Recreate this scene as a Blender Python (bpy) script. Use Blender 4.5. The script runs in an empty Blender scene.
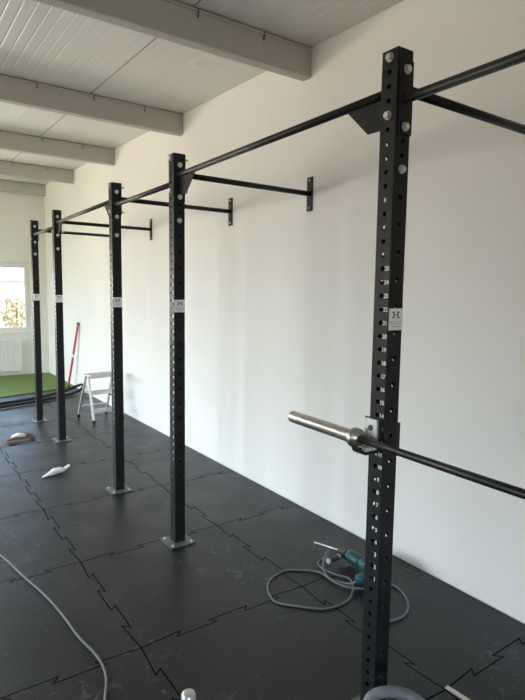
import bpy, bmesh, math, random
from mathutils import Vector, Matrix
random.seed(7)
S = bpy.context.scene
COL = S.collection
PI = math.pi

# ------------------------------------------------------------------ materials
def mat(name, color, rough=0.6, metal=0.0, var=0.0, vscale=8.0, bump=0.0, bscale=60.0, spec=0.5, stretch=None):
    m = bpy.data.materials.new(name); m.use_nodes = True
    nt = m.node_tree; b = nt.nodes['Principled BSDF']
    b.inputs['Base Color'].default_value = (*color, 1)
    b.inputs['Roughness'].default_value = rough
    b.inputs['Metallic'].default_value = metal
    b.inputs['Specular IOR Level'].default_value = spec
    tc = nt.nodes.new('ShaderNodeTexCoord')
    src = tc.outputs['Object']
    if stretch:
        mp = nt.nodes.new('ShaderNodeMapping'); mp.inputs['Scale'].default_value = stretch
        nt.links.new(src, mp.inputs['Vector']); src = mp.outputs['Vector']
    if var > 0:
        n = nt.nodes.new('ShaderNodeTexNoise'); n.inputs['Scale'].default_value = vscale; n.inputs['Detail'].default_value = 6
        nt.links.new(src, n.inputs['Vector'])
        r = nt.nodes.new('ShaderNodeMapRange'); r.inputs['From Min'].default_value = .25; r.inputs['From Max'].default_value = .75
        r.inputs['To Min'].default_value = 1 - var; r.inputs['To Max'].default_value = 1 + var
        nt.links.new(n.outputs['Fac'], r.inputs['Value'])
        mx = nt.nodes.new('ShaderNodeVectorMath'); mx.operation = 'SCALE'; mx.inputs[0].default_value = color
        nt.links.new(r.outputs['Result'], mx.inputs['Scale']); nt.links.new(mx.outputs['Vector'], b.inputs['Base Color'])
    if bump > 0:
        n2 = nt.nodes.new('ShaderNodeTexNoise'); n2.inputs['Scale'].default_value = bscale; n2.inputs['Detail'].default_value = 4
        nt.links.new(src, n2.inputs['Vector'])
        bp = nt.nodes.new('ShaderNodeBump'); bp.inputs['Strength'].default_value = bump; bp.inputs['Distance'].default_value = .01
        nt.links.new(n2.outputs['Fac'], bp.inputs['Height']); nt.links.new(bp.outputs['Normal'], b.inputs['Normal'])
    return m

M = {}
M['wall'] = mat('white_plaster', (.80, .785, .76), .92, var=.012, vscale=1.3, bump=.05, bscale=120, stretch=(1, 3, .6))
M['beam'] = mat('painted_beam', (.47, .455, .42), .6, var=.02, vscale=3)
M['sheet'] = mat('ceiling_sheet', (.72, .71, .685), .34, var=.012, vscale=2)
def ceiling_smear(m):
    nt = m.node_tree; L = nt.links.new; b = nt.nodes['Principled BSDF']
    def mt(op, *v):
        n = nt.nodes.new('ShaderNodeMath'); n.operation = op
        for i, x in enumerate(v):
            if isinstance(x, (int, float)): n.inputs[i].default_value = x
            else: L(x, n.inputs[i])
        return n.outputs[0]
    tc = nt.nodes.new('ShaderNodeTexCoord'); sp = nt.nodes.new('ShaderNodeSeparateXYZ'); L(tc.outputs['Object'], sp.inputs[0])
    dx = mt('SUBTRACT', sp.outputs['X'], .637); dy = mt('SUBTRACT', sp.outputs['Y'], 2.634)
    d = mt('SQRT', mt('ADD', mt('MULTIPLY', dx, dx), mt('MULTIPLY', mt('MULTIPLY', dy, dy), .5)))
    ring = mt('MAXIMUM', mt('SUBTRACT', 1.0, mt('DIVIDE', mt('ABSOLUTE', mt('SUBTRACT', d, .10)), .022)), 0.0)
    ring = mt('MULTIPLY', ring, mt('LESS_THAN', dx, .055))
    old = b.inputs['Base Color'].links[0].from_socket
    mx = nt.nodes.new('ShaderNodeMix'); mx.data_type = 'RGBA'; mx.inputs[7].default_value = (.86, .85, .82, 1)
    L(mt('MULTIPLY', ring, .6), mx.inputs[0]); L(old, mx.inputs[6]); L(mx.outputs[2], b.inputs['Base Color'])
ceiling_smear(M['sheet'])
M['joint_and_shade'] = mat('sheet_joint_and_shade', (.16, .155, .15), .8, var=.05)  # panel joints, and the shadow line painted along the beam tops
M['black'] = mat('black_powder_coat', (.012, .0125, .0135), .45, var=.08, vscale=40, bump=.06, bscale=900, spec=.27)
M['blackin'] = mat('black_tube_inside', (.012, .012, .013), .7, var=.05)
M['bar'] = mat('black_bar_coat', (.016, .0155, .016), .46, var=.06, vscale=30, spec=.38)
M['steel'] = mat('bare_steel', (.14, .14, .142), .5, .3, var=.10, vscale=14)
M['zinc'] = mat('zinc_bolt', (.72, .72, .70), .30, .9, var=.05, vscale=60)
M['chrome'] = mat('brushed_chrome', (.50, .48, .455), .34, 1.0, var=.05, vscale=30, stretch=(1, 30, 1))
M['shaft'] = mat('black_oxide_shaft', (.022, .022, .023), .35, .5, var=.10, vscale=200)
M['plastic_pad'] = mat('pale_plastic_pad', (.60, .59, .56), .45, var=.04, vscale=20)
M['sticker'] = mat('white_label', (.90, .90, .89), .5, var=.01)
M['ink'] = mat('dark_print', (.05, .05, .05), .6, var=.02)
M['greyink'] = mat('grey_print', (.50, .50, .51), .6, var=.02)
M['white_paint'] = mat('white_marking', (.80, .80, .78), .55, var=.02)
M['pvc'] = mat('white_pvc', (.80, .80, .79), .4, var=.01)
M['radiator'] = mat('radiator_enamel', (.76, .75, .72), .35, var=.01)
M['turf'] = mat('green_turf', (.125, .20, .048), .9, var=.35, vscale=45, bump=.9, bscale=260)
M['rope'] = mat('black_rope', (.012, .012, .013), .8, var=.2, vscale=60)
M['alu'] = mat('aluminium', (.70, .70, .69), .38, .75, var=.05, vscale=25)
M['alustep'] = mat('ribbed_aluminium', (.66, .64, .61), .45, .6, var=.06, vscale=25)
M['rubber'] = mat('black_rubber', (.02, .02, .021), .75, var=.1)
M['red'] = mat('red_enamel', (.48, .045, .06), .4, var=.04)
M['palegrey'] = mat('pale_grey_plastic', (.42, .42, .41), .5, var=.05)
M['dullred'] = mat('dull_red_wood', (.20, .065, .055), .55, var=.15, vscale=30)
M['offwhite'] = mat('offwhite_plastic', (.74, .73, .70), .5, var=.05, vscale=20)
M['bag'] = mat('crumpled_white_film', (.78, .79, .80), .38, var=.06, vscale=25, bump=.5, bscale=40)
M['teal'] = mat('teal_plastic', (.007, .068, .082), .42, var=.06, vscale=30)
M['charcoal'] = mat('charcoal_plastic', (.035, .036, .038), .55, var=.08, vscale=40)
M['cord'] = mat('grey_cable', (.15, .155, .165), .55, var=.06, vscale=30)
M['cord2'] = mat('pale_grey_cable', (.14, .145, .148), .5, var=.06, vscale=30)
M['kettle'] = mat('grey_powder_coat', (.135, .145, .165), .5, var=.25, vscale=35, bump=.25, bscale=160)
M['can'] = mat('silver_can', (.62, .62, .62), .33, .7, var=.05)
M['wood'] = mat('brown_wood', (.20, .09, .05), .55, var=.2, vscale=20)
M['strip'] = mat('pale_wood_strip', (.62, .58, .52), .6, var=.06, vscale=20)
M['render1'] = mat('pale_render', (.78, .76, .73), .9, var=.03)
M['rooftile'] = mat('red_roof', (.50, .30, .18), .8, var=.1, vscale=5)
M['extwin'] = mat('dark_glazing', (.22, .16, .15), .2, var=.1)
M['leafy'] = mat('autumn_leaves', (.60, .45, .22), .8, var=.35, vscale=3)
M['bark'] = mat('bark', (.16, .11, .07), .9, var=.2)
M['ground'] = mat('outdoor_ground', (.34, .31, .26), .95, var=.1, vscale=.5)
M['edgeshade'] = mat('shaded_rubber_edge', (.006, .006, .007), 1.0, var=.1, spec=0.0)  # rubber mat edges blackened and matt, seam shade put into the colour
M['sub'] = mat('screed', (.012, .012, .013), .95, var=.1)

def mat_rubber_floor():
    m = bpy.data.materials.new('rubber_mat'); m.use_nodes = True
    nt = m.node_tree; L = nt.links.new; b = nt.nodes['Principled BSDF']
    tc = nt.nodes.new('ShaderNodeTexCoord')
    def noise(scale, detail=6, dist=0):
        n = nt.nodes.new('ShaderNodeTexNoise'); n.inputs['Scale'].default_value = scale; n.inputs['Detail'].default_value = detail
        n.inputs['Distortion'].default_value = dist; L(tc.outputs['Object'], n.inputs['Vector']); return n.outputs['Fac']
    def ramp(v, a, c, lo, hi):
        r = nt.nodes.new('ShaderNodeMapRange'); r.inputs['From Min'].default_value = a; r.inputs['From Max'].default_value = c
        r.inputs['To Min'].default_value = lo; r.inputs['To Max'].default_value = hi; L(v, r.inputs['Value']); return r.outputs['Result']
    def math_(op, x, y):
        n = nt.nodes.new('ShaderNodeMath'); n.operation = op
        for i, v in enumerate((x, y)):
            if isinstance(v, (int, float)): n.inputs[i].default_value = v
            else: L(v, n.inputs[i])
        return n.outputs[0]
    dust = ramp(noise(1.7, 8), .50, .80, 0, .09)                 # broad dusty patches
    scuff = math_('MULTIPLY', ramp(noise(9, 10, 2.2), .58, .76, 0, 1), ramp(noise(1.1, 2), .46, .64, .04, .6))
    grain = ramp(noise(110, 4), .32, .68, -.05, .065)
    speck = ramp(noise(45, 1), .76, .80, 0, .4)
    f = math_('ADD', math_('ADD', dust, scuff), math_('ADD', grain, speck))
    f = math_('MAXIMUM', f, 0.0)
    mx = nt.nodes.new('ShaderNodeMix'); mx.data_type = 'RGBA'
    mx.inputs[6].default_value = (.0050, .0066, .0084, 1); mx.inputs[7].default_value = (.20, .215, .225, 1)
    L(f, mx.inputs[0]); L(mx.outputs[2], b.inputs['Base Color'])
    L(ramp(noise(3.1, 6), .3, .7, .34, .46), b.inputs['Roughness'])
    b.inputs['Specular IOR Level'].default_value = .36
    bp = nt.nodes.new('ShaderNodeBump'); bp.inputs['Strength'].default_value = .25; bp.inputs['Distance'].default_value = .004
    L(noise(320, 3), bp.inputs['Height']); L(bp.outputs['Normal'], b.inputs['Normal'])
    return m
M['mat'] = mat_rubber_floor()

def mat_glass():
    m = bpy.data.materials.new('window_glass'); m.use_nodes = True
    nt = m.node_tree; nt.nodes.clear()
    o = nt.nodes.new('ShaderNodeOutputMaterial'); mix = nt.nodes.new('ShaderNodeMixShader')
    t = nt.nodes.new('ShaderNodeBsdfTransparent'); t.inputs[0].default_value = (.95, .97, .96, 1)
    g = nt.nodes.new('ShaderNodeBsdfGlossy'); g.inputs['Roughness'].default_value = .02
    f = nt.nodes.new('ShaderNodeFresnel'); f.inputs['IOR'].default_value = 1.3
    nt.links.new(f.outputs[0], mix.inputs[0]); nt.links.new(t.outputs[0], mix.inputs[1]); nt.links.new(g.outputs[0], mix.inputs[2])
    nt.links.new(mix.outputs[0], o.inputs[0])
    return m
M['glass'] = mat_glass()

# ------------------------------------------------------------------ mesh helpers
def box(bm, c, s, rot=None):
    r = bmesh.ops.create_cube(bm, size=1.0)
    mt = Matrix.Translation(Vector(c)) @ (rot.to_4x4() if rot is not None else Matrix.Identity(4)) @ Matrix.Diagonal((*s, 1))
    bmesh.ops.transform(bm, matrix=mt, verts=r['verts']); return r['verts']
def box2(bm, lo, hi):
    return box(bm, [(a + b) / 2 for a, b in zip(lo, hi)], [b - a for a, b in zip(lo, hi)])
def frame_for(d):
    d = Vector(d).normalized()
    a = Vector((0, 0, 1)) if abs(d.z) < .95 else Vector((0, 1, 0))
    u = d.cross(a).normalized(); v = u.cross(d).normalized()
    return u, v, d
def lathe(bm, p0, axis, prof, n=24, cap=True, smooth=True):
    u, v, d = frame_for(axis); p0 = Vector(p0); rings = []
    for t, r in prof:
        rings.append([bm.verts.new(p0 + d * t + (u * math.cos(2 * PI * k / n) + v * math.sin(2 * PI * k / n)) * r) for k in range(n)])
    for a, b in zip(rings, rings[1:]):
        for k in range(n):
            f = bm.faces.new((a[k], a[(k + 1) % n], b[(k + 1) % n], b[k])); f.smooth = smooth
    if cap:
        bm.faces.new(rings[0][::-1]); bm.faces.new(rings[-1])
def cyl(bm, a, b, r, n=20, bev=0.0):
    a = Vector(a); L = (Vector(b) - a).length
    prof = [(0, r), (L, r)] if not bev else [(0, r - bev), (bev, r), (L - bev, r), (L, r - bev)]
    lathe(bm, a, Vector(b) - a, prof, n)
def spline(pts, sub=8):
    P = [Vector(p) for p in pts]; out = []
    for i in range(len(P) - 1):
        p0 = P[max(i - 1, 0)]; p1 = P[i]; p2 = P[i + 1]; p3 = P[min(i + 2, len(P) - 1)]
        for k in range(sub):
            t = k / sub
            out.append(.5 * ((2 * p1) + (p2 - p0) * t + (2 * p0 - 5 * p1 + 4 * p2 - p3) * t * t + (3 * p1 - p0 - 3 * p2 + p3) * t ** 3))
    out.append(P[-1]); return out
def tube(bm, pts, r, n=10, twist=None):
    rings = []; N = len(pts); up = None
    for i, p in enumerate(pts):
        d = (pts[min(i + 1, N - 1)] - pts[max(i - 1, 0)])
        if d.length < 1e-9: d = Vector((1, 0, 0))
        d.normalize()
        if up is None: up = frame_for(d)[1]
        u = d.cross(up).normalized(); up = u.cross(d).normalized()
        rr = r(i / (N - 1)) if callable(r) else r
        ring = []
        for k in range(n):
            a = 2 * PI * k / n; q = rr
            if twist: q = rr * (1 + .13 * abs(math.cos(1.5 * (a - i * twist))) - .06)
            ring.append(bm.verts.new(p + (u * math.cos(a) + up * math.sin(a)) * q))
        rings.append(ring)
    for a, b in zip(rings, rings[1:]):
        for k in range(n):
            f = bm.faces.new((a[k], a[(k + 1) % n], b[(k + 1) % n], b[k])); f.smooth = True
    bm.faces.new(rings[0][::-1]); bm.faces.new(rings[-1])
def beam_bar(bm, a, b, w, h, up=(0, 0, 1)):
    a = Vector(a); b = Vector(b); d = (b - a).normalized(); up = Vector(up)
    u = d.cross(up).normalized(); v = u.cross(d).normalized()
    R = Matrix((u, d, v)).transposed()
    return box(bm, (a + b) / 2, (w, (b - a).length, h), R)
def link(name, data, parent=None):
    o = bpy.data.objects.new(name, data); COL.objects.link(o)
    if parent: o.parent = parent
    return o
def obj(name, bm, m, parent=None, bevel=0.0, loc=None):
    bmesh.ops.recalc_face_normals(bm, faces=bm.faces)
    me = bpy.data.meshes.new(name); bm.to_mesh(me); bm.free()
    for x in (m if isinstance(m, (list, tuple)) else [m]): me.materials.append(x)
    o = link(name, me, parent)
    if loc: o.location = loc
    if bevel:
        md = o.modifiers.new('edge', 'BEVEL'); md.width = bevel; md.segments = 2; md.limit_method = 'ANGLE'; md.angle_limit = .6
    return o
def thing(name, label, cat, loc=(0, 0, 0), rz=0, group=None):
    o = link(name, None); o.location = loc; o.rotation_euler = (0, 0, rz); o.empty_display_size = .1
    return tag(o, label, cat, group)
def tag(o, label, cat, group=None):
    o['label'] = label; o['category'] = cat
    if group: o['group'] = group
    return o
def struct(name, bm, m, parent=None, label=None, bevel=0):
    o = obj(name, bm, m, parent, bevel); o['kind'] = 'structure'
    if label: o['label'] = label
    return o
NB = bmesh.new

# ------------------------------------------------------------------ the room
WX = 1.118          # right wall plane
YF = 10.25          # far wall plane
YB = -6.0           # wall behind the camera
XL = -6.5           # left wall plane
SL = .0325          # the roof climbs gently towards the far wall
def zc(y): return 3.545 + SL * (y - 1.86)      # ceiling sheet height

def wall_grid(axis, at, t, us, holes, ztop):
    """wall slab normal to axis, from at to at+t, spanning us in the other axis, with rectangular openings"""
    bm = NB(); u0, u1 = us
    ub = sorted({u0, u1, *[h[0] for h in holes], *[h[1] for h in holes]})
    zb = sorted({-.02, ztop, *[h[2] for h in holes], *[h[3] for h in holes]})
    for a, b in zip(ub, ub[1:]):
        for c, d in zip(zb, zb[1:]):
            um, zm = (a + b) / 2, (c + d) / 2
            if any(h[0] < um < h[1] and h[2] < zm < h[3] for h in holes): continue
            if axis == 0: box2(bm, (min(at, at + t), a, c), (max(at, at + t), b, d))
            else: box2(bm, (a, min(at, at + t), c), (b, max(at, at + t), d))
    bmesh.ops.remove_doubles(bm, verts=bm.verts, dist=1e-5)
    return bm
TOP = 4.1
struct('wall_right', wall_grid(0, WX, .25, (YB - .25, YF + .25), [], TOP), M['wall'])
far_holes = [(-1.02, .806, .868, 2.27), (-3.35, -1.45, .868, 2.27), (-5.7, -3.8, .868, 2.27)]
struct('wall_far', wall_grid(1, YF, .25, (XL - .25, WX), far_holes, TOP), M['wall'])
left_holes = [(1.5, 3.9, .868, 2.4), (4.4, 6.8, .868, 2.4), (7.3, 9.7, .868, 2.4)]
struct('wall_left', wall_grid(0, XL, -.25, (YB - .25, YF), left_holes, TOP), M['wall'])
back_holes = [(-4.2, -1.9, .868, 2.3)]
struct('wall_back', wall_grid(1, YB, -.25, (XL, WX), back_holes, TOP), M['wall'])

# ceiling: ribbed sheets running along the room, with panel joints
bm = NB()
xs = []
x = XL; pitch = .08; x = .13 - 84 * pitch
while x < WX:
    xs += [(x, 0), (x + .060, 0), (x + .066, .0022), (x + .070, .0022), (x + .076, 0)]; x += pitch
xs = [(a, d) for a, d in xs if a < WX - .001] + [(WX, 0)]
y0, y1 = YB - .2, YF + .2
rows = []
for a, d in xs:
    rows.append([bm.verts.new((a, y0, zc(y0) + d)), bm.verts.new((a, y1, zc(y1) + d)), bm.verts.new((a, y0, zc(y0) + .12)), bm.verts.new((a, y1, zc(y1) + .12))])
for p, q in zip(rows, rows[1:]):
    bm.faces.new((p[0], q[0], q[1], p[1])); bm.faces.new((p[2], p[3], q[3], q[2]))
struct('ceiling', bm, M['sheet'])
bm = NB()
for k in range(-6, 1):
    xj = .13 + k * 1.04
    beam_bar(bm, (xj, y0, zc(y0) + .001), (xj, y1, zc(y1) + .001), .007, .006)
struct('trim_ceiling_joints', bm, M['joint_and_shade'])

# cross beams under the sheets
def cross_beam(y):
    t = link('ceiling_beam', None); t['kind'] = 'structure'; t.location = (0, y, 0)
    zt = zc(y); dz = .215
    bm = NB(); x0 = XL + .002; x1 = WX - .002
    prof = [(0, zt - dz + .006), (.006, zt - dz), (.094, zt - dz + .003), (.10, zt - dz + .009), (.10, zt - .001), (0, zt - .001)]
    A = [bm.verts.new((x0, a, b)) for a, b in prof]; B = [bm.verts.new((x1, a, b)) for a, b in prof]
    n = len(prof)
    for i in range(n): bm.faces.new((A[i], A[(i + 1) % n], B[(i + 1) % n], B[i]))
    bm.faces.new(A[::-1]); bm.faces.new(B)
    o = obj('beam_body', bm, M['beam'], t); o['kind'] = 'structure'
    bm = NB(); box2(bm, (x0, -.012, zt - .028), (x1, -.0005, zt - .012)); o = obj('top_lip', bm, M['beam'], t); o['kind'] = 'structure'
    bm = NB(); box2(bm, (x0, -.004, zt - .011), (x1, -.0005, zt - .004)); o = obj('shadow_strip', bm, M['joint_and_shade'], t); o['kind'] = 'structure'  # solid dark strip coloured in as the shadow line above the lip
    for k in range(12):
        bm = NB(); box2(bm, (.68 - k * .52 - .004, -.016, zt - .062), (.68 - k * .52 + .004, -.0005, zt - .012))
        o = obj('clip', bm, M['steel'], t); o['kind'] = 'structure'
for yb in (-4.4, -2.3, -.22, 1.86, 4.0, 6.12, 8.14, 10.13): cross_beam(yb)

# floor: puzzle-edged rubber mats on a dark screed
GX, GY = -.6425, 1.9095
DEP, UND = .034, .016
def seam(flip):
    """points (t, offset) of one dovetail seam from node to node"""
    s = -1 if flip else 1
    pts = [(0, 0)]; n = 5; lv = [.5, -.5, .5, -.5, .5]
    for k in range(n - 1):
        b = (k + 1) / n; a = lv[k] * DEP * s; c = lv[k + 1] * DEP * s
        pts += [(b + UND, a), (b - UND, c)]
    pts.append((1, 0)); return pts
def seam_h(i, j): return [(GX + i + t, GY + j + o) for t, o in seam(False)]   # along x
def seam_v(i, j): return [(GX + i + o, GY + j + t) for t, o in seam(True)]    # along y
XW = WX - .004
floor_bm = NB()
def add_mat(poly):
    n = len(poly); P = [Vector((a, b)) for a, b in poly]
    area = sum(P[i].x * P[(i + 1) % n].y - P[(i + 1) % n].x * P[i].y for i in range(n))
    if area < 0: P.reverse()
    def inset(d):
        out = []
        for i in range(n):
            e1 = (P[i] - P[i - 1]).normalized(); e2 = (P[(i + 1) % n] - P[i]).normalized()
            n1 = Vector((-e1.y, e1.x)); n2 = Vector((-e2.y, e2.x)); b = n1 + n2
            if b.length < 1e-4: b = n1
            b.normalize(); c = max(b.dot(n1), .45); out.append(P[i] + b * (d / c))
        return out
    top = [floor_bm.verts.new((p.x, p.y, 0)) for p in inset(.0037)]
    mid = [floor_bm.verts.new((p.x, p.y, -.003)) for p in inset(.0021)]
    bot = [floor_bm.verts.new((p.x, p.y, -.012)) for p in inset(.0019)]
    floor_bm.faces.new(top)
    for A, B in ((top, mid), (mid, bot)):
        for i in range(n): floor_bm.faces.new((A[i], B[i], B[(i + 1) % n], A[(i + 1) % n])).material_index = 1
for i in range(-6, 2):
    for j in range(-8, 7):
        S0, N0 = seam_h(i, j), seam_h(i, j + 1)
        W0 = seam_v(i, j)
        if i < 1:
            E0 = seam_v(i + 1, j); poly = S0 + E0[1:-1] + N0[::-1] + W0[::-1][1:-1]
        else:
            xc = XW
            S1 = [p for p in S0 if p[0] < xc - .03]; N1 = [p for p in N0 if p[0] < xc - .03]
            poly = S1 + [(xc, S1[-1][1]), (xc, N1[-1][1])] + N1[::-1] + W0[::-1][1:-1]
        add_mat(poly)
struct('floor', floor_bm, [M['mat'], M['edgeshade']])
bm = NB(); box2(bm, (XL, YB, -.06), (WX, YF, -.012)); struct('floor_screed', bm, M['sub'])

# artificial turf lane by the far wall
bm = NB()
def turf_edge(x): return 7.955 + .33 * x
tx = [XL + .01 + k * (WX - .006 - XL) / 60 for k in range(61)]
tb = [(a, max(turf_edge(a) + random.uniform(-.008, .008), 6.2)) for a in tx] + [(WX - .004, YF - .004), (XL + .01, YF - .004)]
A = [bm.verts.new((a, b, .001)) for a, b in tb]; B = [bm.verts.new((a, b, .016)) for a, b in tb]
bm.faces.new(A[::-1]); bm.faces.new(B)
for i in range(len(tb)): bm.faces.new((A[i], A[(i + 1) % len(tb)], B[(i + 1) % len(tb)], B[i]))
o = obj('artificial_turf', bm, M['turf']); o['kind'] = 'stuff'; tag(o, 'green artificial turf covering the floor under the window', 'turf')

# windows
def window(name, lo, hi, axis, at, out, mull, sill=True):
    """lo/hi = opening (u0,z0)-(u1,z1); out = +1/-1 direction of outdoors along the axis"""
    t = link(name, None); t['kind'] = 'structure'
    def V(u, d, z): return (u, at + out * d, z) if axis == 1 else (at + out * d, u, z)
    def bx(bm, u0, u1, d0, d1, z0, z1):
        a = V(u0, d0, z0); b = V(u1, d1, z1); box2(bm, [min(p, q) for p, q in zip(a, b)], [max(p, q) for p, q in zip(a, b)])
    (u0, z0), (u1, z1) = lo, hi
    bm = NB(); f = .055; d0, d1 = .06, .13
    bx(bm, u0, u1, d0, d1, z0, z0 + f); bx(bm, u0, u1, d0, d1, z1 - f, z1); bx(bm, u0, u0 + f, d0, d1, z0 + f, z1 - f); bx(bm, u1 - f, u1, d0, d1, z0 + f, z1 - f)
    us = [u0 + f] + mull + [u1 - f]
    for m_ in mull: bx(bm, m_ - .03, m_ + .03, d0, d1, z0 + f, z1 - f)
    o = obj('window_frame', bm, M['pvc'], t, .004); o['kind'] = 'structure'
    for k in range(len(us) - 1):
        a = us[k] + (.03 if k else 0) + .003; b = us[k + 1] - (.03 if k < len(us) - 2 else 0) - .003
        s = .048; zz0, zz1 = z0 + f + .003, z1 - f - .003
        bm = NB(); bx(bm, a, b, .05, .115, zz0, zz0 + s); bx(bm, a, b, .05, .115, zz1 - s, zz1); bx(bm, a, a + s, .05, .115, zz0 + s, zz1 - s); bx(bm, b - s, b, .05, .115, zz0 + s, zz1 - s)
        sh = obj('sash', bm, M['pvc'], t, .004); sh['kind'] = 'structure'
        bm = NB(); bx(bm, a + s - .005, b - s + .005, .078, .084, zz0 + s - .005, zz1 - s + .005)
        g = obj('pane', bm, M['glass'], sh); g['kind'] = 'structure'
        bm = NB(); zm = (z0 + z1) / 2; bx(bm, a + .012, a + .036, .038, .052, zm - .04, zm + .04); bx(bm, a + .016, a + .032, .008, .024, zm - .13, zm + .012); bx(bm, a + .016, a + .032, .01, .045, zm - .006, zm + .012)
        h = obj('window_handle', bm, M['pvc'], sh, .003); h['kind'] = 'structure'
    if sill:
        bm = NB(); bx(bm, u0 - .02, u1 + .02, -.035, .06, z0 - .028, z0); o = obj('window_sill', bm, M['pvc'], t, .004); o['kind'] = 'structure'
for k, h in enumerate(far_holes): window('window_%d' % (k + 1), (h[0], h[2]), (h[1], h[3]), 1, YF, 1, [(h[0] + h[1]) / 2])
for k, h in enumerate(left_holes): window('window_%d' % (k + 4), (h[0], h[2]), (h[1], h[3]), 0, XL, -1, [(h[0] + h[1]) / 2])

for k, h in enumerate(back_holes): window('window_%d' % (k + 7), (h[0], h[2]), (h[1], h[3]), 1, YB, -1, [(h[0] + h[1]) / 2])

# radiator under the far window
rad = thing('radiator', 'white panel radiator on the far wall beneath the window', 'radiator', (-.31, YF, 0))
bm = NB(); n = 34; W_ = 1.78; zr0, zr1 = .11, .715
xs_ = []
for k in range(n):
    a = -W_ / 2 + k * W_ / n; w = W_ / n
    xs_ += [(a, .0), (a + w * .55, .0), (a + w * .65, .009), (a + w * .9, .009)]
xs_.append((W_ / 2, 0))
bot = [bm.verts.new((a, -.10 + d, zr0)) for a, d in xs_]; top = [bm.verts.new((a, -.10 + d, zr1)) for a, d in xs_]
for i in range(len(xs_) - 1): bm.faces.new((bot[i], bot[i + 1], top[i + 1], top[i]))
box2(bm, (-W_ / 2, -.088, zr0), (W_ / 2, -.078, zr1)); box2(bm, (-W_ / 2, -.045, zr0), (W_ / 2, -.032, zr1))
obj('panel', bm, M['radiator'], rad)
bm = NB(); box2(bm, (-W_ / 2, -.102, zr1 - .01), (W_ / 2, -.03, zr1 + .012))
obj('top_grille', bm, M['radiator'], rad, .004)
for s in (-1, 1):
    bm = NB(); box2(bm, (s * W_ / 2 - .006, -.10, zr0), (s * W_ / 2 + .006, -.03, zr1)); obj('side_cover', bm, M['radiator'], rad, .003)
    bm = NB(); box2(bm, (s * .6 - .02, -.034, .3), (s * .6 + .02, -.001, .34)); obj('wall_bracket', bm, M['radiator'], rad)
bm = NB(); cyl(bm, (W_ / 2 - .06, -.06, .018), (W_ / 2 - .06, -.06, zr0 + .01), .009); obj('pipe', bm, M['radiator'], rad)

# ------------------------------------------------------------------ pull-up rig
HH = 2.589; HW = .039; WT = .004; RH = .0092
PY = [0.0, 1.840, 3.0042, 4.8786, 5.9991, -1.18]
ZX = [1.8082 + (.0508 if k < 0 else .0503) * k for k in range(-33, 16)]
ZY = [z - .0088 for z in [2.525, 2.476, 2.426, 2.376, 2.326, 2.278, 2.228, 2.178] + [2.078 - .0998 * k for k in range(20)]]
def make_upright_mesh():
    bm = NB()
    # faces: (normal axis, sign)
    def face(nx, ny, zs, d, inner):
        u = Vector((-ny, nx, 0)); nrm = Vector((nx, ny, 0)); zs = sorted(zs)
        bounds = [0.0] + [(a + b) / 2 for a, b in zip(zs, zs[1:])] + [HH]
        half = .035; N = 16; rims = []
        for k, z in enumerate(zs):
            z0, z1 = bounds[k], bounds[k + 1]
            lim0 = max(z0, z - .03); lim1 = min(z1, z + .03)
            def P(a, b): return bm.verts.new(nrm * d + u * a + Vector((0, 0, b)))
            if lim0 > z0 + 1e-6: bm.faces.new((P(-half, z0), P(half, z0), P(half, lim0), P(-half, lim0)))
            if lim1 < z1 - 1e-6: bm.faces.new((P(-half, lim1), P(half, lim1), P(half, z1), P(-half, z1)))
            C, R = [], []; ang = []
            for i in range(N):
                a = 2 * PI * (i + .5) / N; ca, sa = math.cos(a), math.sin(a); ang.append(a)
                C.append(P(RH * ca, z + RH * sa))
                tx_ = half / abs(ca) if abs(ca) > 1e-9 else 9; tz = ((lim1 - z) if sa > 0 else (z - lim0)) / abs(sa) if abs(sa) > 1e-9 else 9
                t = min(tx_, tz); R.append((t * ca, z + t * sa))
            RV = [P(a, b) for a, b in R]
            corners = [(half, lim1), (-half, lim1), (-half, lim0), (half, lim0)]
            ca_ = [math.atan2(b - z, a) % (2 * PI) for a, b in corners]
            for i in range(N):
                j = (i + 1) % N; a0 = ang[i]; a1 = ang[j] if j else ang[j] + 2 * PI
                vs = [C[i], RV[i]]
                for (cx_, cz_), c_ in zip(corners, ca_):
                    for cc in (c_, c_ + 2 * PI):
                        if a0 + 1e-6 < cc < a1 - 1e-6: vs.append(P(cx_, cz_))
                vs += [RV[j], C[j]]; bm.faces.new(vs)
            rims.append(C)
        return rims
    for nx, ny, zs in ((-1, 0, ZX), (1, 0, ZX), (0, -1, ZY), (0, 1, ZY)):
        o_ = face(nx, ny, zs, HW, False); i_ = face(nx, ny, zs, HW - WT, True)
        for A, B in zip(o_, i_):
            for k in range(16): bm.faces.new((A[k], A[(k + 1) % 16], B[(k + 1) % 16], B[k]))
    for sx, sy in ((1, 1), (-1, 1), (-1, -1), (1, -1)):
        ring = []
        for k in range(5):
            a = PI / 2 * k / 4; ring.append((sx * (.035 + .004 * math.cos(a)), sy * (.035 + .004 * math.sin(a))))
        A = [bm.verts.new((p[0], p[1], 0)) for p in ring]; B = [bm.verts.new((p[0], p[1], HH)) for p in ring]
        for k in range(4):
            f = bm.faces.new((A[k], A[k + 1], B[k + 1], B[k])); f.smooth = True
    box2(bm, (-.0385, -.0385, HH - .003), (.0385, .0385, HH + .001))
    me = bpy.data.meshes.new('upright'); bm.to_mesh(me); bm.free()
    me.materials.append(M['black']); return me

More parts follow.
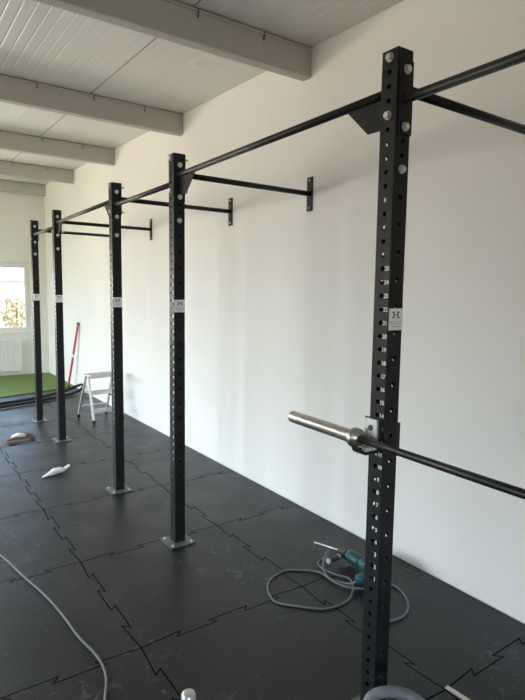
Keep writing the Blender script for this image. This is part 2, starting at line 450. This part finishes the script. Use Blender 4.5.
def bolt_mesh(stub=False):
    """hex head with washer, axis +z outwards, seat at z=0"""
    bm = NB(); lathe(bm, (0, 0, 0), (0, 0, 1), [(0, .0165), (.0025, .0165)], 24)
    if stub:
        lathe(bm, (0, 0, .0025), (0, 0, 1), [(0, .012), (.011, .012)], 6, smooth=False); lathe(bm, (0, 0, .0135), (0, 0, 1), [(0, .0075), (.018, .0075), (.02, .006)], 14)
    else:
        lathe(bm, (0, 0, .0025), (0, 0, 1), [(0, .0135), (.009, .0135), (.011, .0115)], 6, smooth=False)
    bmesh.ops.recalc_face_normals(bm, faces=bm.faces)
    me = bpy.data.meshes.new('bolt'); bm.to_mesh(me); bm.free(); me.materials.append(M['zinc']); return me
BOLT = bolt_mesh(); STUB = bolt_mesh(True)
def bolt(parent, p, n, me=None):
    o = link('bolt', me or BOLT, parent); o.location = p
    o.rotation_euler = Vector(n).to_track_quat('Z', 'Y').to_euler(); return o

def numbers_mesh():
    bm = NB()
    for k in range(1, 26):
        cu = bpy.data.curves.new('t', 'FONT'); cu.body = str(k); cu.size = .0225; cu.align_y = 'CENTER'; cu.align_x = 'LEFT'; cu.offset = .0007; cu.resolution_u = 3; cu.extrude = .0003
        o = bpy.data.objects.new('t', cu); COL.objects.link(o)
        me = bpy.data.meshes.new_from_object(o.evaluated_get(bpy.context.evaluated_depsgraph_get()))
        z = 1.817 + .0508 * (k - 25)
        # text right = -y, text up = +z, facing -x
        mt = Matrix(((0, 0, -1, -HW - .0007), (-1, 0, 0, -.0122), (0, 1, 0, z - .0008), (0, 0, 0, 1)))
        me.transform(mt); bm.from_mesh(me)
        bpy.data.objects.remove(o); bpy.data.curves.remove(cu); bpy.data.meshes.remove(me)
    me = bpy.data.meshes.new('number_markings'); bm.to_mesh(me); bm.free(); me.materials.append(M['white_paint']); return me
NUM = numbers_mesh()

def sticker_mesh():
    bm = NB(); y = -HW - .0008
    def rect(x0, x1, z0, z1, d, mi):
        n0 = len(bm.faces); box2(bm, (x0, y - d, z0), (x1, y, z1)); bm.faces.ensure_lookup_table()
        for f in bm.faces[n0:]: f.material_index = mi
    rect(-.0375, .0385, -.041, .041, .0004, 0)
    # emblem: two hooks standing back to back, joined by a bar
    for q in (-1, 1):
        a, b = sorted((q * .0075, q * .0135)); rect(a, b, .004, .029, .0006, 1)
        a, b = sorted((q * .0135, q * .0205)); rect(a, b, .0245, .029, .0006, 1); rect(a, b, .004, .0085, .0006, 1)
    rect(-.0075, .0075, .0148, .0182, .0006, 1)
    for z, segs in ((-.010, [(-.030, -.013), (-.010, .004), (.008, .016), (.019, .030)]), (-.017, [(-.028, -.016), (-.012, .010), (.013, .026)]), (-.027, [(-.022, -.008), (-.004, .009), (.012, .022)])):
        for a, b in segs: rect(a, b, z - .0016, z + .0016, .0006, 2)
    bmesh.ops.recalc_face_normals(bm, faces=bm.faces)
    me = bpy.data.meshes.new('label_sticker'); bm.to_mesh(me); bm.free()
    for k in ('sticker', 'ink', 'greyink'): me.materials.append(M[k])
    return me
STK = sticker_mesh()
def base_mesh():
    bm = NB(); box2(bm, (-.090, -.090, .0008), (.090, .090, .0088))
    box2(bm, (-.043, -.043, .0088), (.043, -.039, .0125)); box2(bm, (-.043, .039, .0088), (.043, .043, .0125)); box2(bm, (-.043, -.039, .0088), (-.039, .039, .0125)); box2(bm, (.039, -.039, .0088), (.043, .039, .0125))
    me = bpy.data.meshes.new('base_plate'); bm.to_mesh(me); bm.free(); me.materials.append(M['steel']); return me
BASE = base_mesh()
UP = make_upright_mesh()
ZS = 2.4776                                   # wall brace height
rig = thing('pull_up_rig', 'long black steel pull-up rig of perforated uprights bolted along the white wall', 'gym rig')
for y in PY:
    u = link('upright', UP, rig); u.location = (0, y, .0088)
    def K(name, me): o = link(name, me, u); o.location = (0, 0, -.0088); return o
    K('number_markings', NUM)['label'] = 'white hole numbers'
    s = K('label_sticker', STK); s.location = (0, 0, 1.628 - .0088); s['label'] = 'white paper sticker'
    b = K('base_plate', BASE); b['label'] = 'bare grey steel base plate'
    for sx in (-1, 1):
        for sy in (-1, 1): bolt(u, (sx * .068, sy * .068, .0), (0, 0, 1)).scale = (.6, .6, .7)
    for z in (2.5715, 2.3703):
        bolt(u, (-HW, 0, z - .0088), (-1, 0, 0)); bolt(u, (HW + .008, 0, z - .0088), (1, 0, 0), STUB)
    for z in (2.525, 2.326):
        bolt(u, (0, -HW - .0085, z - .0088), (0, -1, 0))
    bolt(u, (0, -HW, 2.178 - .0088), (0, -1, 0)); bolt(u, (0, HW, 2.178 - .0088), (0, 1, 0), STUB)

def pull_bar(ya, yb, gusset):
    """bar between the uprights at ya < yb"""
    ZB = 2.466 if gusset else 2.424
    L0, L1 = ya + HW + .008, yb - HW - .008
    bm = NB(); cyl(bm, (0, L0, ZB), (0, L1, ZB), .0172, 28)
    p = obj('pull_up_bar', bm, M['bar'], rig)
    for y, s in ((ya + HW, 1), (yb - HW, -1)):
        bm = NB(); a, b = sorted((y, y + s * .008)); box2(bm, (-.029, a, 2.300), (.0365, b, 2.558))
        lathe(bm, (0, y + s * .008, ZB), (0, s, 0), [(0, .0225), (.004, .0205), (.008, .0175)], 24, cap=False)
        if gusset:
            pr = [(0, ZB - .008), (.205, ZB - .008), (.205, ZB - .018), (.090, 2.340), (0, 2.340)]
            A = [bm.verts.new((-.003, y + s * (.008 + q), z)) for q, z in pr]; B = [bm.verts.new((.003, y + s * (.008 + q), z)) for q, z in pr]
            bm.faces.new(A); bm.faces.new(B[::-1])
            for i in range(5): bm.faces.new((A[i], A[(i + 1) % 5], B[(i + 1) % 5], B[i]))
        obj('mounting_bracket', bm, M['black'], p)
ys = sorted(PY)
for k, (a, b) in enumerate(zip(ys, ys[1:])): pull_bar(a, b, abs(b - a) > 1.5)
for y in PY:
    bm = NB(); cyl(bm, (HW + .007, y, ZS), (WX - .008, y, ZS), .0185, 28)
    p = obj('wall_brace', bm, M['black'], rig)
    bm = NB(); box2(bm, (HW, y - .033, 2.345), (HW + .008, y + .033, 2.600)); obj('post_plate', bm, M['black'], p)
    bm = NB(); box2(bm, (WX - .009, y - .033, 2.348), (WX - .0008, y + .033, 2.602)); obj('wall_plate', bm, M['black'], p, .002)
    for z in (2.372, 2.578): bolt(p, (WX - .009, y, z), (-1, 0, 0)).scale = (.5, .5, .5)

# ------------------------------------------------------------------ J-cups and barbell
BX, BZ = -.104, 1.166
def jcup(y, label, sy=1, dz=0.0):
    t = thing('j_cup', label, 'barbell rest', (0, y, 1.19 - dz))
    bm = NB(); x0 = -HW - .009
    box2(bm, (x0, -.041, -.075), (-HW - .0012, .043, .055))
    pr = [(x0, -.073), (x0 - .074, -.073), (x0 - .098, -.062), (x0 - .105, -.044), (x0 - .099, -.038), (x0 - .092, -.050), (x0 - .074, -.0615), (x0, -.0615)]
    A = [bm.verts.new((a, -.041, b)) for a, b in pr]; B = [bm.verts.new((a, .007, b)) for a, b in pr]
    bm.faces.new(A); bm.faces.new(B[::-1])
    for i in range(8): bm.faces.new((A[i], A[(i + 1) % 8], B[(i + 1) % 8], B[i]))
    box2(bm, (x0, -.0445, -.06), (-HW - .0012, -.0405, .055))
    obj('hook', bm, M['black'], t, .002)
    bm = NB(); box2(bm, (x0 - .013, -.034, -.030), (x0 - .0003, .030, .053))
    o = obj('back_pad', bm, M['alu'], t, .002); o['label'] = 'pale silver backing plate'
    bm = NB(); box2(bm, (x0 - .074, -.039, -.0613), (x0 - .014, .006, -.0452)); o = obj('tray_pad', bm, M['plastic_pad'], t, .003)
    bm = NB(); lathe(bm, (x0 - .0128, -.002, .018), (-1, 0, 0), [(0, .0118), (.002, .0112)], 24); obj('retaining_bolt', bm, M['ink'], t)
    for yy, zz in ((-.024, .042), (.019, .042), (-.002, -.018)):
        bm = NB(); lathe(bm, (x0 - .0128, yy, zz), (-1, 0, 0), [(0, .0035), (.0012, .0030)], 12); obj('rivet', bm, M['zinc'], t)
    bm = NB(); cyl(bm, (-HW - .001, -.012 * sy, .0174 + dz), (HW + .026, -.012 * sy, .0174 + dz), .0068, 16); box2(bm, (HW + .0012, -.041, -.075), (HW + .024, .022, .030)); obj('locking_pin', bm, M['black'], t)
    return t
jcup(0.012, 'black j-shaped barbell rest with pale backing plate on the nearest upright')
jcup(-1.192, 'black j-shaped barbell rest carrying the out-of-sight end of the barbell', -1, .006)
yc = -.59
bb = thing('barbell', 'olympic barbell with silver sleeve and black shaft resting on the rig', 'barbell', (BX - .007, yc - .035, BZ - .0045))
bb.rotation_euler = (math.radians(.45), 0, math.radians(-.55))
hs = .655
bm = NB(); cyl(bm, (0, -hs, 0), (0, hs, 0), .0143, 28); o = obj('shaft', bm, M['shaft'], bb); o['label'] = 'black shaft'
for s in (-1, 1):
    bm = NB()
    lathe(bm, (0, s * hs, 0), (0, s, 0), [(-.008, .0148), (-.008, .0195), (-.001, .021), (0, .032), (.003, .0385), (.026, .0385), (.030, .0365), (.031, .0262), (.415, .0262), (.421, .0245), (.422, .018), (.419, .016), (.419, .003)], 40)
    o = obj('sleeve', bm, M['chrome'], bb); o['label'] = 'silver metal sleeve with collar'

# ------------------------------------------------------------------ things on the floor
# step ladder
lad = thing('step_ladder', 'small aluminium step ladder with two steps standing by the white wall', 'step ladder')
U = Vector((.995, .10, 0)).normalized(); Vv = Vector((-.095, .995, 0)).normalized(); O = Vector((.54, 5.424, 0)); Wd = .40
def LP(u, v, z): return O + U * u + Vv * v + Vector((0, 0, z))
def rail(a, b, name='leg'):
    bm = NB(); beam_bar(bm, a, b, .028, .024, up=Vv); o = obj(name, bm, M['alu'], lad, .003)
    d = (Vector(b) - Vector(a)).normalized()
    bm = NB(); beam_bar(bm, Vector(a) - d * .012, Vector(a) + d * .035, .036, .032, up=Vv); f = obj('rubber_foot', bm, M['rubber'], o, .003); f['label'] = 'black rubber foot'
for u in (0, Wd): rail(LP(u, 0, .016), LP(u * .93 + .014, .19, .61))
for u in (.0, Wd): rail(LP(u, .525, .016), LP(u * .93 + .014, .27, .59))
def step(v, z, dep, w0, name='step'):
    bm = NB(); c = LP(Wd / 2, v, z); R = Matrix((U, Vv, Vector((0, 0, 1)))).transposed()
    box(bm, c, (w0, dep, .018), R); box(bm, c + Vv * (-dep / 2 + .004) + Vector((0, 0, -.016)), (w0, .008, .03), R)
    for k in range(6): box(bm, c + Vv * (-dep / 2 + dep * (k + .5) / 6) + Vector((0, 0, .0105)), (w0 - .01, .005, .004), R)
    return obj(name, bm, M['alustep'], lad, .002)
step(.075, .165, .085, .385); step(.14, .395, .085, .375)
step(.20, .615, .235, .41, 'platform')
bm = NB(); beam_bar(bm, LP(.005, .455, .165), LP(Wd - .005, .455, .165), .022, .022); obj('rear_rung', bm, M['alu'], lad, .002)
bm = NB(); beam_bar(bm, LP(.008, .37, .365), LP(Wd - .012, .37, .365), .016, .02); obj('rear_rung', bm, M['alu'], lad, .002)
for u in (.018, Wd - .018):
    bm = NB(); beam_bar(bm, LP(u, .10, .30), LP(u, .40, .30), .006, .018); obj('hinge_strut', bm, M['rubber'], lad)

# red spirit level leaning against the wall
a = Vector((.985, 8.30, .036)); b = Vector((1.088, 7.985, 1.150)); d = (b - a).normalized()
lv = thing('spirit_level', 'long red spirit level standing upright, leaning on the white wall', 'spirit level')
bm = NB(); beam_bar(bm, a, b, .055, .024, up=(-1, 0, 0)); obj('body', bm, M['red'], lv, .002)
for p, q, nm in ((b - d * .004, b + d * .022, 'end_cap'), (a - d * .012, a + d * .004, 'end_cap')):
    bm = NB(); beam_bar(bm, p, q, .06, .028, up=(-1, 0, 0)); o = obj(nm, bm, M['rubber'], lv); o['label'] = 'dark end cap'
m0 = a.lerp(b, .50); bm = NB(); beam_bar(bm, m0 - d * .028, m0 + d * .028, .057, .0265, up=(-1, 0, 0)); o = obj('vial', bm, M['offwhite'], lv); o['label'] = 'white vial window'

# black rope doubled on the floor
pts = [(-2.3, 6.30, .032), (-1.3, 6.80, .032), (-.70, 7.10, .032), (-.277, 7.265, .032), (-.016, 7.34, .032), (.266, 7.46, .032), (.522, 7.62, .032), (.80, 7.79, .045), (.98, 7.86, .085), (1.055, 7.80, .125), (1.075, 7.72, .125), (1.04, 7.63, .10), (.93, 7.58, .05), (.73, 7.47, .032), (.219, 7.20, .032), (-.059, 7.09, .032), (-.312, 7.02, .032), (-.75, 6.86, .032), (-1.3, 6.58, .032), (-2.3, 6.10, .032)]
bm = NB(); tube(bm, spline(pts, 14), .022, 14, twist=.55)
tag(obj('battle_rope', bm, M['rope']), 'thick black rope lying doubled on the floor along the turf edge', 'rope')

# white crumpled bag
def crumpled(name, label, cat, path, rad, flat, seed, m, group=None):
    rnd = random.Random(seed); bm = NB(); n = 18; rings = []
    P = spline(path, 6); N = len(P)
    for i, p in enumerate(P):
        t = i / (N - 1); r = rad(t); dd = (P[min(i + 1, N - 1)] - P[max(i - 1, 0)]).normalized()
        u = dd.cross(Vector((0, 0, 1))).normalized(); ring = []
        for k in range(n):
            an = 2 * PI * k / n; q = r * (1 + rnd.uniform(-.16, .16))
            v = p + u * math.cos(an) * q + Vector((0, 0, max(math.sin(an) * q * flat + r * flat * .85, 0.001)))
            ring.append(bm.verts.new(v))
        rings.append(ring)
    for A, B in zip(rings, rings[1:]):
        for k in range(n): bm.faces.new((A[k], A[(k + 1) % n], B[(k + 1) % n], B[k]))
    bm.faces.new(rings[0][::-1]); bm.faces.new(rings[-1])
    return tag(obj(name, bm, m), label, cat, group)
crumpled('plastic_bag', 'crumpled white pointed plastic bag lying alone on the black mats', 'bag',
         [(-.485, 3.67, .002), (-.41, 3.70, .002), (-.345, 3.735, .003), (-.285, 3.755, .006), (-.25, 3.77, .018), (-.215, 3.78, .032)],
         lambda t: .006 + .036 * max(0, math.sin(PI * min(1, t / .82))) ** 1.2 * (1 if t < .82 else 0) + (.012 if t >= .8 else 0), .62, 3, M['bag'])

# tools beyond it
crumpled('cloth', 'crumpled off-white cloth lying behind the brown handled hammer', 'cloth',
         [(-.47, 5.26, .002), (-.42, 5.29, .002), (-.36, 5.28, .002), (-.32, 5.26, .002)], lambda t: .012 + .029 * math.sin(PI * t), .55, 9, M['offwhite'])
hm = thing('hammer', 'hammer with brown wooden handle and dark head on the black mats', 'hammer')
bm = NB(); tube(bm, spline([(-.545, 5.115, .018), (-.44, 5.125, .018), (-.35, 5.13, .020), (-.27, 5.135, .022)], 5), lambda t: .013 - .003 * math.sin(PI * t), 12); obj('handle', bm, M['wood'], hm)
bm = NB(); box(bm, (-.262, 5.135, .024), (.030, .046, .030), Matrix.Rotation(.05, 3, 'Z')); lathe(bm, (-.262, 5.158, .024), (.05, 1, 0), [(0, .012), (.02, .011), (.024, .015), (.045, .015)], 16)
pr = [(5.112, .038), (5.06, .028), (5.06, .020), (5.112, .010)]
A = [bm.verts.new((-.274, y_, z_)) for y_, z_ in pr]; B = [bm.verts.new((-.250, y_, z_)) for y_, z_ in pr]
bm.faces.new(A); bm.faces.new(B[::-1]); [bm.faces.new((A[i], A[(i + 1) % 4], B[(i + 1) % 4], B[i])) for i in range(4)]
o = obj('head', bm, M['charcoal'], hm); o['label'] = 'dark metal head'
sd = thing('screwdriver', 'thin red handled screwdriver in front of the brown handled hammer', 'screwdriver')
bm = NB(); lathe(bm, (-.545, 5.005, .014), (1, .05, 0), [(0, .006), (.004, .011), (.03, .0125), (.09, .011), (.105, .007), (.112, .007)], 12); obj('handle', bm, M['dullred'], sd)
bm = NB(); lathe(bm, (-.434, 5.0105, .014), (1, .05, -.03), [(0, .005), (.085, .005), (.10, .0035)], 10); o = obj('blade', bm, M['wood'], sd)
tp = thing('tape_roll', 'small grey roll of tape beside the off-white cloth', 'tape roll', (-.29, 5.31, 0))
bm = NB(); lathe(bm, (0, 0, .001), (0, 0, 1), [(0, .030), (0, .046), (.03, .046), (.03, .030), (0, .030)], 28, cap=False); obj('tape_band', bm, M['cord'], tp)
bm = NB(); lathe(bm, (0, 0, .001), (0, 0, 1), [(0, .027), (0, .030), (.031, .030), (.031, .027), (0, .027)], 28, cap=False); obj('core', bm, M['wood'], tp)

# rotary hammer
f = Vector((-.05, 1, 0)).normalized(); ax0 = Vector((.785, .705, .060)); sd_ = Vector((-1, -.05, 0)).normalized()
def AX(t, s=0, z=0): return ax0 + f * t + sd_ * s + Vector((0, 0, z))
dr = thing('rotary_hammer_drill', 'teal corded hammer drill lying on the black mats behind the nearest upright', 'drill')
bm = NB(); lathe(bm, AX(.0), f, [(0, .022), (.006, .042), (.03, .052), (.10, .055), (.125, .052), (.135, .046)], 26); obj('motor_housing', bm, M['teal'], dr)
bm = NB(); lathe(bm, AX(.1352), f, [(0, .034), (.004, .039), (.05, .041), (.09, .040), (.115, .036), (.12, .031)], 26); obj('gear_housing', bm, M['teal'], dr)
bm = NB(); box(bm, AX(.13, -.012, .044), (.05, .19, .026), Matrix((sd_ * -1, f, Vector((0, 0, 1)))).transposed()); o = obj('top_cover', bm, M['charcoal'], dr, .008); o['label'] = 'charcoal cover'
bm = NB(); lathe(bm, AX(.2555), f, [(0, .027), (.03, .026), (.033, .023), (.05, .023), (.053, .019), (.075, .017), (.083, .012)], 24); o = obj('chuck', bm, M['charcoal'], dr); o['label'] = 'black chuck'
tip = Vector((.745, 1.262, .030)); st = AX(.338)
bm = NB(); cyl(bm, st, tip, .0052, 12, .002); o = obj('drill_bit', bm, M['zinc'], dr); o['label'] = 'silver drill bit'
bm = NB(); lathe(bm, AX(.26), f, [(0, .0275), (.0, .031), (.022, .031), (.022, .0275)], 24, cap=False); cyl(bm, AX(.271, .028), AX(.271, .062), .010, 14); lathe(bm, AX(.271, .060), sd_, [(0, .013), (.004, .0165), (.085, .015), (.09, .013)], 16)
sh = obj('side_handle', bm, M['charcoal'], dr)
bm = NB(); lathe(bm, AX(.128), f, [(0, .047), (0, .0535), (.012, .0525), (.012, .041)], 26, cap=False); o = obj('seam_ring', bm, M['charcoal'], dr); o['label'] = 'dark ring'
for k in range(6):
    bm = NB(); a_ = math.radians(20 + 22 * k); c_ = AX(.055, .0545 * math.cos(a_), .0545 * math.sin(a_)); box(bm, c_, (.006, .05, .006), Matrix((sd_ * -1, f, Vector((0, 0, 1)))).transposed()); obj('vent_slot', bm, M['rubber'], dr)
bm = NB(); lathe(bm, AX(.271, .1495), sd_, [(0, .014), (.004, .017), (.012, .017), (.016, .013)], 20); o = obj('handle_end', bm, M['palegrey'], sh); o['label'] = 'pale grey handle end'
bm = NB(); lathe(bm, AX(.271, .062), sd_, [(0, .0105), (.006, .018), (.012, .018), (.014, .013)], 16); obj('handle_flange', bm, M['zinc'], sh)
bm = NB(); tube(bm, spline([AX(.05, .030), AX(.035, .065), AX(.02, .10), AX(.012, .135), AX(.01, .155)], 6), lambda t: .023 - .004 * math.sin(PI * t), 16); gr = obj('grip', bm, M['charcoal'], dr)
bm = NB(); lathe(bm, AX(.012, .118), sd_ * .99 + f * -.05, [(0, .024), (.01, .028), (.050, .029), (.062, .024), (.066, .014)], 18); obj('grip_end', bm, M['teal'], gr)
bm = NB(); box(bm, AX(.058, .085), (.03, .018, .016), Matrix((sd_ * -1, f, Vector((0, 0, 1)))).transposed()); obj('trigger', bm, M['rubber'], gr, .004)
r_ = .0058
cp = [AX(.012, .172), (.592, .735, .03), (.575, .785, .014), (.556, .86, .008), (.548, .90, .010), (.575, .975, .03), (.630, 1.012, .082), (.655, 1.02, .090), (.682, 1.03, .082), (.690, 1.06, .03), (.66, 1.09, .008), (.600, 1.05, .008), (.575, .97, .019), (.60, .88, .016),
      (.640, .81, .012), (.600, .735, .008), (.503, .659, r_), (.407, .639, r_), (.312, .656, r_), (.25, .708, r_), (.175, .791, r_), (.128, .857, r_), (.142, .945, r_), (.199, 1.035, r_), (.27, 1.083, r_), (.377, 1.105, r_), (.459, 1.058, r_), (.525, .998, .008), (.540, .94, .012), (.535, .84, .014), (.551, .751, .016), (.600, .690, .017), (.666, .675, r_ + .002), (.74, .678, r_), (.809, .622, r_), (.799, .537, r_), (.74, .443, r_), (.667, .388, r_), (.593, .372, r_), (.52, .383, r_)]
bm = NB(); tube(bm, spline(cp, 8), r_, 10); co = obj('power_cord', bm, M['cord'], dr); co['label'] = 'grey power cord lying in loops'
bm = NB(); lathe(bm, (.522, .3826, .018), (-1, .12, 0), [(0, .008), (.02, .015), (.045, .018), (.05, .016)], 16); obj('plug', bm, M['charcoal'], co)

# loose grey cable
r_ = .0062
cp = [(-2.6, 3.9, r_), (-1.9, 3.45, r_), (-1.4, 2.95, r_), (-1.19, 2.60, r_), (-1.055, 2.275, r_), (-.987, 1.933, r_), (-.926, 1.640, r_), (-.893, 1.400, r_), (-.872, 1.150, r_), (-.842, .955, r_), (-.850, .810, r_), (-.893, .690, r_), (-.96, .53, r_), (-1.05, .30, r_), (-1.3, -.2, r_), (-1.8, -.7, r_)]
cp = [(a, b, c) for a, b, c in cp]
bm = NB(); tube(bm, spline(cp, 10), r_, 12)
tag(obj('extension_cable', bm, M['cord2']), 'long pale grey cable winding across the black mats', 'cable')

# kettlebell whose handle peeps in at the bottom edge
kb = thing('kettlebell', 'grey kettlebell standing before the nearest upright, only its rounded handle showing', 'kettlebell', (-.112, -.220, 0), math.atan2(-.76, .65))
bm = NB(); lathe(bm, (0, 0, .0005), (0, 0, 1), [(0, .055), (.004, .068), (.03, .094), (.07, .110), (.105, .112), (.14, .103), (.17, .083), (.19, .058), (.197, .03)], 36); obj('body', bm, M['kettle'], kb)
hp = [(-.072, 0, .140), (-.101, 0, .182), (-.105, 0, .214), (-.087, 0, .249), (-.046, 0, .272), (0, 0, .279), (.046, 0, .272), (.087, 0, .249), (.105, 0, .214), (.101, 0, .182), (.072, 0, .140)]
bm = NB(); tube(bm, spline(hp, 7), lambda t: .0195 + .004 * abs(2 * t - 1) ** 3, 20); obj('handle', bm, M['kettle'], kb)

# silver canister peeping in at the bottom edge
cn = thing('metal_canister', 'silver metal canister with rounded shoulder standing at the bottom edge of the picture', 'canister', (-.735, .225, 0))
bm = NB(); lathe(bm, (0, 0, .0005), (0, 0, 1), [(0, .026), (.003, .030), (.205, .030), (.2145, .0295)], 28); obj('can', bm, M['can'], cn)
bm = NB(); lathe(bm, (0, 0, .2153), (0, 0, 1), [(0, .0288), (.030, .0275), (.041, .0240), (.047, .016), (.048, .005)], 28); obj('cap', bm, M['can'], cn)

# pale strip on the floor
bm = NB(); beam_bar(bm, (.372, -.083, .0035), (.405, -.48, .0035), .022, .005)
tag(obj('wooden_strip', bm, M['strip'], None, .001), 'thin pale strip lying on the black mats by the bottom edge', 'strip')

# ------------------------------------------------------------------ outdoors beyond the far window
bm = NB(); box2(bm, (-60, YF + .3, -3.05), (90, 110, -3.0)); struct('ground', bm, M['ground'])
bl = thing('building', 'pale house with reddish roof seen through the far window', 'building', (8.5, 58, -3))
bm = NB(); box2(bm, (-7, 0, .001), (6, 9, 5.6)); obj('wall', bm, M['render1'], bl)
bm = NB(); pr = [(-.5, 5.6), (4.5, 7.2), (9.5, 5.6)]
A = [bm.verts.new((-7.4, a_, b_)) for a_, b_ in pr]; B = [bm.verts.new((6.4, a_, b_)) for a_, b_ in pr]
bm.faces.new(A); bm.faces.new(B[::-1]); [bm.faces.new((A[i], A[(i + 1) % 3], B[(i + 1) % 3], B[i])) for i in range(3)]
obj('roof', bm, M['rooftile'], bl)
for x_ in (-5.5, -3.0, -.5, 2.6):
    bm = NB(); box2(bm, (x_, -.05, 2.4), (x_ + 1.1, .05, 3.8)); obj('window', bm, M['extwin'], bl)
def tree(loc, h, r, seed, label, m):
    t = thing('tree', label, 'tree', loc); rnd = random.Random(seed)
    bm = NB(); tube(bm, spline([(0, 0, 0), (.05, 0, h * .3), (-.03, .05, h * .6), (0, 0, h * .85)], 5), lambda q: .14 * (1 - .7 * q), 10); obj('trunk', bm, M['bark'], t)
    bm = NB()
    for k in range(520):
        th = rnd.uniform(0, 2 * PI); ph = math.acos(rnd.uniform(-1, 1)); q = r * rnd.uniform(.35, 1) ** .5
        c = Vector((math.cos(th) * math.sin(ph) * q, math.sin(th) * math.sin(ph) * q, h * .62 + math.cos(ph) * q * 1.25))
        e = Matrix.Rotation(rnd.uniform(0, 6), 3, 'Z') @ Matrix.Rotation(rnd.uniform(0, 6), 3, 'X'); s = rnd.uniform(.09, .2)
        bm.faces.new([bm.verts.new(c + e @ Vector(v) * s) for v in ((-.5, -.8, 0), (.5, -.8, .1), (.6, .6, 0), (0, 1.1, .1), (-.6, .6, 0))])
    o = obj('foliage', bm, m, t); o['kind'] = 'stuff'
tree((6.55, 43.5, -3), 4.7, 1.15, 5, 'yellow autumn tree seen through the far window', M['leafy'])

# ------------------------------------------------------------------ light
w = bpy.data.worlds.new('sky'); S.world = w; w.use_nodes = True
nt = w.node_tree; bg = nt.nodes['Background']
tc = nt.nodes.new('ShaderNodeTexCoord'); sp = nt.nodes.new('ShaderNodeSeparateXYZ'); rp = nt.nodes.new('ShaderNodeValToRGB')
mr = nt.nodes.new('ShaderNodeMapRange'); mr.inputs['From Min'].default_value = -1; mr.inputs['From Max'].default_value = 1
nt.links.new(tc.outputs['Generated'], sp.inputs[0]); nt.links.new(sp.outputs['Z'], mr.inputs['Value']); nt.links.new(mr.outputs['Result'], rp.inputs['Fac'])
e = rp.color_ramp.elements
GROUND = (.80, .72, .60, 1); SKY0 = (.90, .95, 1.0, 1); SKYM = (2.2, 3.0, 4.4, 1); SKY1 = (.9, 1.3, 2.2, 1)
e[0].position = 0; e[0].color = GROUND; e[1].position = 1; e[1].color = SKY1
q = rp.color_ramp.elements.new(.49); q.color = GROUND
q = rp.color_ramp.elements.new(.515); q.color = SKY0
q = rp.color_ramp.elements.new(.545); q.color = SKY0
q = rp.color_ramp.elements.new(.60); q.color = SKYM
nt.links.new(rp.outputs['Color'], bg.inputs['Color']); bg.inputs['Strength'].default_value = 2.0
def daylight(name, c, size, into, tilt, power, color, spread=180):
    """daylight entering one window: a lamp the size of the opening just outside its glass"""
    l = bpy.data.lights.new(name, 'AREA'); l.shape = 'RECTANGLE'; l.size, l.size_y = size; l.energy = power; l.color = color; l.spread = math.radians(spread)
    o = bpy.data.objects.new(name, l); COL.objects.link(o); o.location = c
    d = Vector(into) + Vector((0, 0, math.tan(math.radians(tilt)))); o.rotation_euler = d.to_track_quat('-Z', 'Y').to_euler()
FAR = (150, 215); LEFT = (235, 125); BACK = (265, 70)
COOL = (.78, .905, 1.0); WARM = (1.0, .805, .63)
def pair(c, size, into, cool, warm):
    daylight('window_sky_light', c, size, into, -42, cool, COOL, 105)
    daylight('window_ground_light', Vector(c) - Vector(into) * .05, size, into, 48, warm, WARM, 130)
for h in far_holes[1:]: pair(((h[0] + h[1]) / 2, YF + .45, (h[2] + h[3]) / 2), (h[1] - h[0], h[3] - h[2]), (0, -1, 0), FAR[0], FAR[1])
for h in left_holes: pair((XL - .45, (h[0] + h[1]) / 2, (h[2] + h[3]) / 2), (h[1] - h[0], h[3] - h[2]), (1, 0, 0), LEFT[0], LEFT[1])
for h in back_holes: pair(((h[0] + h[1]) / 2, YB - .45, (h[2] + h[3]) / 2), (h[1] - h[0], h[3] - h[2]), (0, 1, 0), BACK[0], BACK[1])
sun = bpy.data.lights.new('sun', 'SUN'); sun.energy = 6; sun.angle = .01; sun.color = (1, .93, .82)
so = bpy.data.objects.new('sun', sun); COL.objects.link(so); so.rotation_euler = Vector((-.35, .75, -.75)).to_track_quat('-Z', 'Y').to_euler()

# ------------------------------------------------------------------ camera
cd = bpy.data.cameras.new('camera'); co = bpy.data.objects.new('camera', cd); COL.objects.link(co)
cd.sensor_fit = 'HORIZONTAL'; cd.sensor_width = 36; cd.lens = 36 * 538.77 / 525; cd.clip_start = .05; cd.clip_end = 300
yw, pt, rl = (math.radians(v) for v in (34.7248, 6.0071, .7887))
fw = Vector((math.sin(yw) * math.cos(pt), math.cos(yw) * math.cos(pt), -math.sin(pt))); rt = Vector((math.cos(yw), -math.sin(yw), 0)); upv = rt.cross(fw)
r2 = rt * math.cos(rl) + upv * math.sin(rl); u2 = -rt * math.sin(rl) + upv * math.cos(rl)
R = Matrix((r2, u2, -fw)).transposed().to_4x4(); R.translation = Vector((-1.5703, -1.4265, 1.7189)); co.matrix_world = R
S.camera = co
S.view_settings.view_transform = 'Standard'; S.view_settings.look = 'None'; S.view_settings.gamma = 1; S.view_settings.use_curve_mapping = False
S.view_settings.exposure = -0.12
S.cycles.max_bounces = 10; S.cycles.diffuse_bounces = 8; S.cycles.transparent_max_bounces = 12
S.cycles.sample_clamp_indirect = 12
